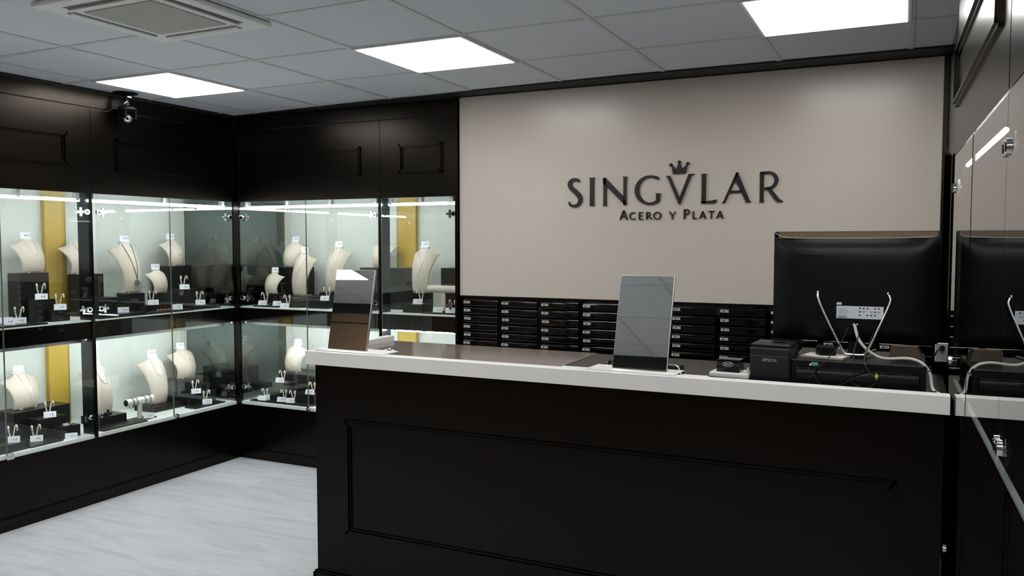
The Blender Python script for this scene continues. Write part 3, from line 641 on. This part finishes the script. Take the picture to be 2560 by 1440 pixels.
def place(o, loc, rz, s=1):
    o.location = loc; o.rotation_euler = (0, 0, rz); o.scale = (s, s, s); return o
def necklace(kind, loc, rz, s, depth, style, label, mn='silver', uw=.30, pend=None):
    r = empty('necklace', loc, rz, label, 'necklace', 'necklaces shown on the busts'); r.scale = (s, s, s)
    N_ = 34; pts = []
    for i in range(N_+1):
        t = -1+2*i/N_
        if style == 'v': v = .02+depth*(1-abs(t)**1.15); u = uw*t*(1.0 if abs(t) > .3 else 1)
        else: v = .02+depth*math.sqrt(max(0, 1-abs(t)**2.2)); u = uw*math.copysign(abs(t)**.85, t)
        u = uw*1.05*t if style == 'v' else u
        pts.append(Vector(bpt(kind, u/max(.55, (BK[kind]['wb']+(1-BK[kind]['wb'])*(1-v)**2.2)), v, .010)))
    if style == 'bead':
        m = MB()
        L_ = [0]
        for a, b in zip(pts, pts[1:]): L_.append(L_[-1]+(b-a).length)
        nb = int(L_[-1]/.026)
        for q in range(nb+1):
            d = L_[-1]*q/nb; i = max(0, min(len(pts)-2, next((k for k, l in enumerate(L_) if l >= d), 1)-1)); f_ = (d-L_[i])/max(1e-6, L_[i+1]-L_[i])
            m.sph(pts[i].lerp(pts[i+1], f_), .0135, mn, 8, 6)
        m.build('beads', r)
    else: MB().tube(pts, .0045 if not pend or pend[0] != 'disc' else .008, mn, 5).build('chain', r)
    if pend:
        p = Vector(bpt(kind, 0, min(.98, .02+depth+.02), .012))
        m = MB()
        if pend[0] == 'disc': m.cyl(p+Vector((0, -.006, -.05)), p+Vector((0, .006, -.05)), .062, 'cap2', 24); m.cyl(p+Vector((0, -.008, -.05)), p+Vector((0, -.005, -.05)), .018, 'dsilver', 18)
        elif pend[0] == 'moon': m.tube([p+Vector((.02*math.cos(R(a)), 0, -.02+.026*math.sin(R(a)))) for a in range(60, 301, 20)], .006, 'silver', 6)
        else: m.sph(p+Vector((0, 0, -.012)), .017, pend[1], 10, 7)
        m.build('pendant', r)
    return r
FL, FB = PI/2, 0       # a thing facing -Y turned to face +X / staying
def card(loc, rz, body, label, w_=.066, h_=.036, lean=.35):
    r = empty('price_card', loc, rz, label, 'price card', 'white price cards in the cases')
    xf = Matrix.Rotation(-lean, 4, 'X')
    MB().box(-w_/2, w_/2, 0, .0012, 0, h_, 'card', xf).box(-w_/2, w_/2, 0.001, h_*.5, 0, .0012, 'card').build('card', r)
    if body:
        t = text_obj('price', body, h_*.44, 'ink2t', r, (w_*.12, -.0004, h_*.42), bold=.0002, depth=.0002)
        t.location = xf @ Vector((w_*.14, -.0006, h_*.45)); t.rotation_euler = (-lean, 0, 0)
    return r
def earring_stand():
    r = empty('earring_stand')
    MB().bbox(-.014, .014, -.012, .012, 0, .004, 'stem', .001).build('base', r)
    for s in (-1, 1):
        p = smooth([(s*.003, 0, .003), (s*.011, 0, .045), (s*.018, 0, .078), (s*.020, -.004, .088), (s*.021, -.011, .092), (s*.022, -.018, .088), (s*.022, -.020, .080)], 4)
        MB().tube(p, .0040, 'stem', 8).build('stem', r)
    return r
pe = Proto(earring_stand)
def earring():
    m = MB().sph((0, 0, -.004), .0055, 'silver', 10, 7).tube([(0, 0, .004), (0, .001, 0)], .001, 'silver', 5); return m.build('earring')
def earring_hoop():
    m = MB().tube([(0.0, .001, .004), (0, 0, -.001)], .001, 'silver', 5).tube([(0, .008*math.sin(2*PI*i/12), -.009+.008*math.cos(2*PI*i/12)) for i in range(12)], .0018, 'silver', 5, closed=True); return m.build('earring')
pes = Proto(earring); peh = Proto(earring_hoop)
def stand(loc, rz, where, s=1.0, hoop=False):
    o = place(pe.get(), loc, rz, s); tag(o, 'ivory earring stand '+where, 'earring stand', 'ivory earring stands')
    for sd, wd in ((-1, 'left'), (1, 'right')):
        e = (peh if hoop else pes).get(); off = Matrix.Rotation(rz, 3, 'Z') @ Vector((sd*.022*s, -.0205*s, .0785*s))
        e.location = Vector(loc)+off; e.rotation_euler = (0, 0, rz)
        tag(e, '%s earring of the stand %s' % (wd, where), 'earring', 'silver earrings')
    return o
def block(x0, x1, y0, y1, z0, z1, label, mn='riser', name='display_block', rot=0):
    cx, cy = (x0+x1)/2, (y0+y1)/2
    o = MB().bbox(x0-cx, x1-cx, y0-cy, y1-cy, 0, z1-z0, mn, .0015).build(name, None, (cx, cy, z0), rot); return tag(o, label, 'display block', 'black display blocks in the cases')
DU, DL = 1.1212, .4202
def put_bust(kind, loc, rz, Hb, where, text, nk=None, tw=.055, th=.036):
    o = place(PB[kind].get(), loc, rz, Hb); tag(o, 'cream %s bust %s' % ('slender' if kind == 'tall' else 'broad', where), 'necklace bust', 'cream necklace busts')
    K = BK[kind]; y0 = (K['k']*(.955-.28)**2-K['o']+K['W']/2*K['nk']*.45)*Hb
    off = Matrix.Rotation(rz, 3, 'Z') @ Vector((0, y0, 1.0025*Hb))
    if text is not None:
        card(Vector(loc)+off, rz+(R(-25) if rz > 1 else R(12)), text, 'price card atop the bust '+where, tw, th, .12)
    if nk: necklace(kind, loc, rz, Hb, nk[0], nk[1], 'necklace on the bust '+where if len(nk) < 5 else nk[4], nk[2] if len(nk) > 2 else 'silver', .30 if kind == 'tall' else .24, nk[3] if len(nk) > 3 else None)

# --- left wall, upper level (z = 1.12)
block(-4.84, -4.72, 3.14, 3.32, DU, 1.409, 'tall black block under the broad bust left of the gold column, upper level')
block(-4.86, -4.70, 2.80, 2.98, DU, 1.240, 'black block under the bust cut off by the photo edge, upper level')
block(-4.675, -4.60, 3.155, 3.274, DU, 1.255, 'middle black step in front of the tall block, upper level at the left')
block(-4.597, -4.550, 3.21, 3.33, DU, 1.190, 'low black step beside the glass door post, upper level at the left')
block(-4.72, -4.455, 2.75, 3.12, DU, 1.131, 'flat black tray at the front of the upper level, at the photo edge', name='display_tray')
block(-4.84, -4.72, 3.53, 3.70, DU, 1.389, 'tall black block just right of the first post, upper level')
block(-4.719, -4.60, 3.53, 3.71, DU, 1.240, 'black step in front of the block right of the first post, upper level')
block(-4.79, -4.655, 3.85, 3.965, DU, 1.251, 'black block under the slender bust with the round pendant')
block(-4.70, -4.55, 4.025, 4.17, DU, 1.248, 'black block under the smallest bust on the left upper level')
block(-4.88, -4.71, 4.22, 4.55, DU, 1.423, 'big black block in the upper corner of the left case')
block(-4.705, -4.60, 4.20, 4.45, DU, 1.262, 'black step holding two earring stands in the upper left corner case')
block(-4.595, -4.457, 3.47, 3.80, DU, 1.142, 'long flat black tray right of the first post, upper level', name='display_tray')
block(-4.54, -4.457, 3.81, 4.20, DU, 1.134, 'flat black tray at the middle of the left upper level front', name='display_tray')
block(-4.595, -4.475, 4.22, 4.47, DU, 1.150, 'flat black tray in the corner of the left upper level', name='display_tray')
put_bust('tall', (-4.78, 2.89, 1.2405), FL, .30, 'cut off by the photo edge, upper level', None)
put_bust('short', (-4.775, 3.265, 1.4095), FL+R(4), .208, 'left of the gold column, upper level', '38 €', (.42, 'u', 'silver', ('ball', 'pearl'), 'fine silver necklace with small stones on the bust left of the upper gold column'))
put_bust('short', (-4.79, 3.60, 1.3895), FL+R(6), .212, 'behind the first glass door post, upper level', None, (.5, 'bead', 'silver'))
put_bust('tall', (-4.715, 3.915, 1.2515), FL+R(0), .350, 'wearing a long chain with a round pendant', '32 €', (.70, 'v', 'dsilver', ('disc',), 'long dark chain with a big round silver pendant'))
put_bust('short', (-4.78, 4.36, 1.4235), FL+R(2), .196, 'on the big block, upper corner of the left case', '12 €', (.55, 'u', 'silver', ('ball', 'dsilver'), 'thin silver necklace with a small dark pendant, upper left corner case'))
put_bust('short', (-4.630, 4.08, 1.2485), FL+R(0), .160, 'smallest one of the left upper level, behind the clear stand', '12 €', (.6, 'v', 'silver'), .055, .034)
AL = FL-R(38)
for (x, y, z, b_, wh, hoop) in [(-4.635, 3.20, 1.2555, '9 €', 'on the middle black step at the left, upper level', 1), (-4.575, 3.275, 1.1905, '9 €', 'on the low black step beside the post, upper level', 0), (-4.57, 3.02, 1.1315, '6 €', 'lowest at the left of the upper level', 1),
                           (-4.575, 3.95, 1.1345+.04, '12 €', 'in front of the pendant bust', 0), (-4.62, 4.26, 1.2625, '9 €', 'rear one of two on the step in the upper corner', 0), (-4.555, 4.34, 1.1505, '9 €', 'front one of two in the upper corner', 0)]:
    if z == 1.1345+.04: block(-4.61, -4.545, 3.88, 4.02, DU, 1.1735, 'small low black block under the clear earring stand')
    stand((x, y, z), FL-R(12), wh, 1.0, bool(hoop)); card((x+.030, y-.012, z), AL, b_, 'price card before the stand '+wh)
for (x, y, z, b_, wh) in [(-4.52, 2.93, 1.1315, '9 €', 'at the very left front of the upper level'), (-4.53, 3.69, 1.1425, '12 €', 'on the long flat tray right of the first post'), (-4.50, 4.10, 1.1345, '9 €', 'on the flat tray near the seam of the left glass doors'), (-4.62, 2.98, 1.1315, '', 'lying low beside the lowest upper stand')]:
    card((x, y, z), AL, b_, 'white price card '+wh)
rb = MB()
for i in range(12): rb.sph((.0, .010*i, .004), .0042, 'red' if i % 3 else 'pearl', 8, 6)
tag(rb.build('bracelet', None, (-4.525, 3.955, 1.1345)), 'thin red and white beaded bracelet lying on the flat tray', 'bracelet')

# --- left wall, lower level (z = .42)
block(-4.87, -4.70, 3.06, 3.42, DL, .588, 'tall black block under the broad bust, lower level at the left')
block(-4.85, -4.62, 2.76, 3.0, DL, .480, 'black block under the bust at the photo edge, lower level')
block(-4.695, -4.58, 3.13, 3.31, DL, .548, 'middle black step with hanging earrings, lower level at the left')
block(-4.575, -4.50, 3.21, 3.34, DL, .492, 'small black block with a bangle on it, lower level')
block(-4.69, -4.47, 3.0, 3.205, DL, .432, 'flat black tray at the front left of the lower level', name='display_tray')
block(-4.57, -4.48, 2.83, 2.99, DL, .466, 'low black block at the very left front, lower level')
block(-4.79, -4.61, 3.56, 3.76, DL, .472, 'black block under the bead bust right of the first post, lower level')
block(-4.60, -4.46, 3.47, 3.80, DL, .428, 'flat black tray under the bracelet stand, lower level', name='display_tray')
block(-4.84, -4.64, 4.01, 4.27, DL, .457, 'grey black block under the middle bead bust, lower level')
block(-4.87, -4.70, 4.30, 4.56, DL, .594, 'tall black block in the corner, lower level of the left case')
block(-4.69, -4.59, 4.275, 4.52, DL, .505, 'black step in the corner with earring stands, lower level')
block(-4.585, -4.48, 4.22, 4.50, DL, .432, 'flat black tray in the lower corner of the left case', name='display_tray')
put_bust('tall', (-4.73, 2.89, .4805), FL, .30, 'cut off by the photo edge, lower level', None)
put_bust('short', (-4.785, 3.20, .5885), FL+R(2), .220, 'left of the gold column, lower level', '', (.62, 'v', 'silver', ('moon',), 'fine chain with a small moon pendant on the bust left of the lower gold column'))
put_bust('tall', (-4.70, 3.66, .4725), FL+R(6), .335, 'half behind the first post, lower level', '25 €', (.34, 'bead', 'silver', None, 'grey bead necklace on the bust half behind the first post'))
put_bust('tall', (-4.735, 4.13, .4575), FL-R(4), .340, 'in the middle of the lower left level', '25 €', (.36, 'bead', 'pearl', None, 'pale bead necklace on the bust behind the bracelet stand'))
put_bust('short', (-4.77, 4.42, .5945), FL-R(4), .220, 'on the tall block in the lower corner', '35 €', (.36, 'bead', 'pearl', None, 'white bead necklace on the bust in the lower corner'))
for (x, y, z, b_, wh, hoop) in [(-4.62, 3.22, .5485, '7 €', 'on the middle black step, lower level', 1), (-4.58, 3.105, .4325, '9 €', 'on the flat tray, lower level at the left', 1), (-4.54, 2.94, .4665, '5 €', 'on the low block at the very left, lower level', 1),
                           (-4.62, 4.345, .5055, '9 €', 'upper one of two in the lower corner', 0), (-4.54, 4.37, .4325, '7 €', 'lower one of two in the lower corner', 0)]:
    stand((x, y, z), FL-R(12), wh, 1.0, bool(hoop)); card((x+.030, y-.012, z), AL, b_, 'price card before the stand '+wh)
card((-4.470, 3.255, .4325-.012), AL, '12 €', 'white price card leaning at the small block with the bangle')
tag(MB().tube([(.026*math.cos(2*PI*i/28), .026*math.sin(2*PI*i/28), .0055) for i in range(28)], .0045, 'silver', 8, closed=True).build('bangle', None, (-4.537, 3.275, .4925)), 'silver bangle lying on the small black block, lower level', 'bangle')
# bracelet stands
def brace_stand(loc, rz, L_, label, hz, mn='cap'):
    r = empty('bracelet_stand', loc, rz, label, 'bracelet stand')
    MB().bbox(-L_*.45, L_*.45, -.05, .05, 0, .008, 'gloss', .002).build('base', r)
    MB().box(-.015, .015, -.006, .006, .008, hz-.02, mn).build('post', r)
    c = MB().cyl((-L_/2, 0, hz), (L_/2, 0, hz), .024, mn, 24).cyl((-L_/2-.001, 0, hz), (-L_/2+.001, 0, hz), .020, 'riser', 20).cyl((L_/2-.001, 0, hz), (L_/2+.001, 0, hz), .020, 'riser', 20); c.build('bar', r)
    return r
bs = brace_stand((-4.56, 3.82, .4285-.008), FL, .21, 'white bar bracelet stand with four bracelets, lower level', .125)
def bracelet():
    return MB().tube([(0.004*math.sin(2*PI*i/28), .031*math.cos(2*PI*i/28), -.006+.031*math.sin(2*PI*i/28)) for i in range(28)], .0028, 'dsilver', 8, closed=True).build('bracelet')
pbr = Proto(bracelet)
for i, (d, wd) in enumerate(((-.065, 'first from the left'), (-.035, 'second from the left'), (.028, 'third from the left'), (.068, 'rightmost'))):
    o = pbr.get(); o.location = (-4.56, 3.82+d, .4205+.125); o.rotation_euler = (0, 0, FL); tag(o, 'dark silver bracelet on the lower bracelet stand, '+wd, 'bracelet', 'bracelets on the bar')
card((-4.505, 3.845, .4285), AL, '22 €', 'white price card on the base of the bracelet stand, lower level')

# --- back wall, upper level
AB = R(12)
block(-4.36, -4.18, 4.74, 4.86, DU, 1.211, 'low black block under the small bust by the corner, back case')
block(-4.33, -4.10, 4.88, 5.06, DU, 1.405, 'tall black block in the upper corner of the back case')
o = MB().lathe([(0, 0), (.17, 0), (.17, .072), (.165, .076), (0, .076)], (0, 0, 0), 'riser', 40).build('display_block', None, (-4.03, 4.84, DU)); tag(o, 'round low black platform under the slender bust in the middle of the back case', 'display block', 'black display blocks in the cases')
block(-3.87, -3.72, 4.83, 5.0, DU, 1.229, 'black block under the bust behind the left counter mirror')
block(-3.86, -3.70, 4.69, 4.79, DU, 1.178, 'small black block with an earring stand left of the counter mirror')
block(-3.53, -3.18, 4.86, 5.015, DU, 1.412, 'tall black block behind the second post, back case')
block(-4.33, -4.10, 4.64, 4.73, DU, 1.132, 'flat black tray near the corner of the back case front', name='display_tray')
block(-3.62, -3.30, 4.68, 4.85, DU, 1.165, 'low black block behind the left counter mirror')
put_bust('short', (-4.27, 4.765, 1.2115), FB+R(0), .160, 'smallest of the back case, beside the corner', '22 €', (.5, 'v', 'silver'), .055, .034)
put_bust('short', (-4.22, 4.93, 1.4055), FB+R(0), .196, 'at the back on the tall block, behind the slender one', '39 €', (.55, 'v', 'silver', ('ball', 'silver')))
put_bust('tall', (-4.04, 4.82, DU+.0765), FB+R(2), .325, 'in the middle of the back case on the round platform', '12 €', (.5, 'v', 'silver', ('ball', 'pearl'), 'fine necklace with two pearls on the middle bust of the back case'))
put_bust('tall', (-3.79, 4.90, 1.2295), FB+R(2), .335, 'just left behind the counter mirror', '24 €', (.55, 'v', 'silver', ('ball', 'pearl'), 'fine necklace with a white drop on the bust behind the counter mirror'))
put_bust('short', (-3.40, 4.93, 1.4125), FB+R(0), .200, 'behind the second glass door post, upper level', None, (.5, 'v', 'silver', ('ball', 'pearl')))
for (x, y, z, b_, wh) in [(-4.25, 4.69, 1.1325, '12 €', 'near the corner of the back case'), (-4.02, 4.665, DU, '9 €', 'before the round platform, back case'), (-3.72, 4.74, 1.1785, '9 €', 'on the small block left of the counter mirror')]:
    stand((x, y, z), FB+R(8), wh); card((x-.012, y-.030, z), AB, b_, 'price card before the stand '+wh)
card((-4.12, 4.655, 1.1325), AB, '12 €', 'white price card between the two earring stands of the back case')

# --- back wall, lower level
block(-4.21, -3.88, 4.78, 5.02, DL, .618, 'big black block under the bust at the counter corner, lower level')
block(-4.21, -4.04, 4.67, 4.775, DL, .565, 'black step below the big block, lower back case')
block(-4.36, -4.10, 4.625, 4.668, DL, .432, 'flat black tray by the corner, lower back case', name='display_tray')
block(-4.095, -3.80, 4.625, 4.668, DL, .436, 'flat black tray beside the counter corner, lower back case', name='display_tray')
block(-4.03, -3.80, 4.67, 4.775, DL, .500, 'low black step beside the counter corner, lower back case')
put_bust('short', (-4.155, 4.86, .6185), FB+R(0), .205, 'on the big block at the counter corner, lower level', '26 €', (.6, 'v', 'silver', ('ball', 'silver')))
for (x, y, z, b_, wh) in [(-4.12, 4.715, .5655, '9 €', 'on the step under the lower bust of the back case'), (-4.235, 4.655, .4325, '', 'half hidden by its card near the corner, lower back case'), (-4.06, 4.66, .4365, '9 €', 'left of the two beside the counter corner'), (-3.975, 4.655, .4365, '7 €', 'right of the two beside the counter corner'), (-3.84, 4.71, .5005, '9 €', 'cut off by the counter corner')]:
    stand((x, y, z), FB+R(8), wh, .92); card((x-.012, y-.030, z), AB, b_, 'price card before the stand '+wh)

# --- narrow cabinet by the sign
block(-3.10, -2.98, 4.86, 4.96, DU, 1.243, 'black block under the slender bust beside the gold column, narrow cabinet')
block(-2.87, -2.60, 4.88, 5.04, DU, 1.418, 'tall black block at the right of the narrow cabinet')
block(-3.05, -2.90, 4.68, 4.80, DU, 1.178, 'small blue black block with an earring stand, narrow cabinet')
block(-2.88, -2.60, 4.655, 4.80, DU, 1.132, 'flat black tray at the front of the narrow cabinet', name='display_tray')
put_bust('tall', (-3.03, 4.88, 1.2435), FB+R(3), .320, 'beside the gold column in the narrow cabinet', '22 €', (.55, 'v', 'silver', ('moon',), 'fine silver necklace with a small curl pendant beside the gold column'))
put_bust('short', (-2.70, 4.95, 1.4185), FB+R(0), .170, 'cut off by the sign panel, narrow cabinet', '12 €', (.5, 'v', 'silver', ('ball', 'silver')))
brace_stand((-2.765, 4.735, 1.1325), R(-4), .235, 'cream bar bracelet stand in the narrow cabinet by the sign', .150, 'bust')
stand((-2.945, 4.745, 1.1785), FB, 'on the blue black block, narrow cabinet'); card((-2.955, 4.713, 1.1785), AB, '12 €', 'white price card in front of the earring stand on the blue black block')
stand((-2.665, 4.69, 1.1325), FB, 'at the right of the narrow cabinet', .9); card((-2.675, 4.664, 1.1325), AB, '12 €', 'white price card in front of the right earring stand, narrow cabinet')
card((-2.775, 4.672, 1.1325+.0), AB, '12 €', 'white price card before the post of the cream bracelet stand')
S.view_settings.use_curve_mapping = False
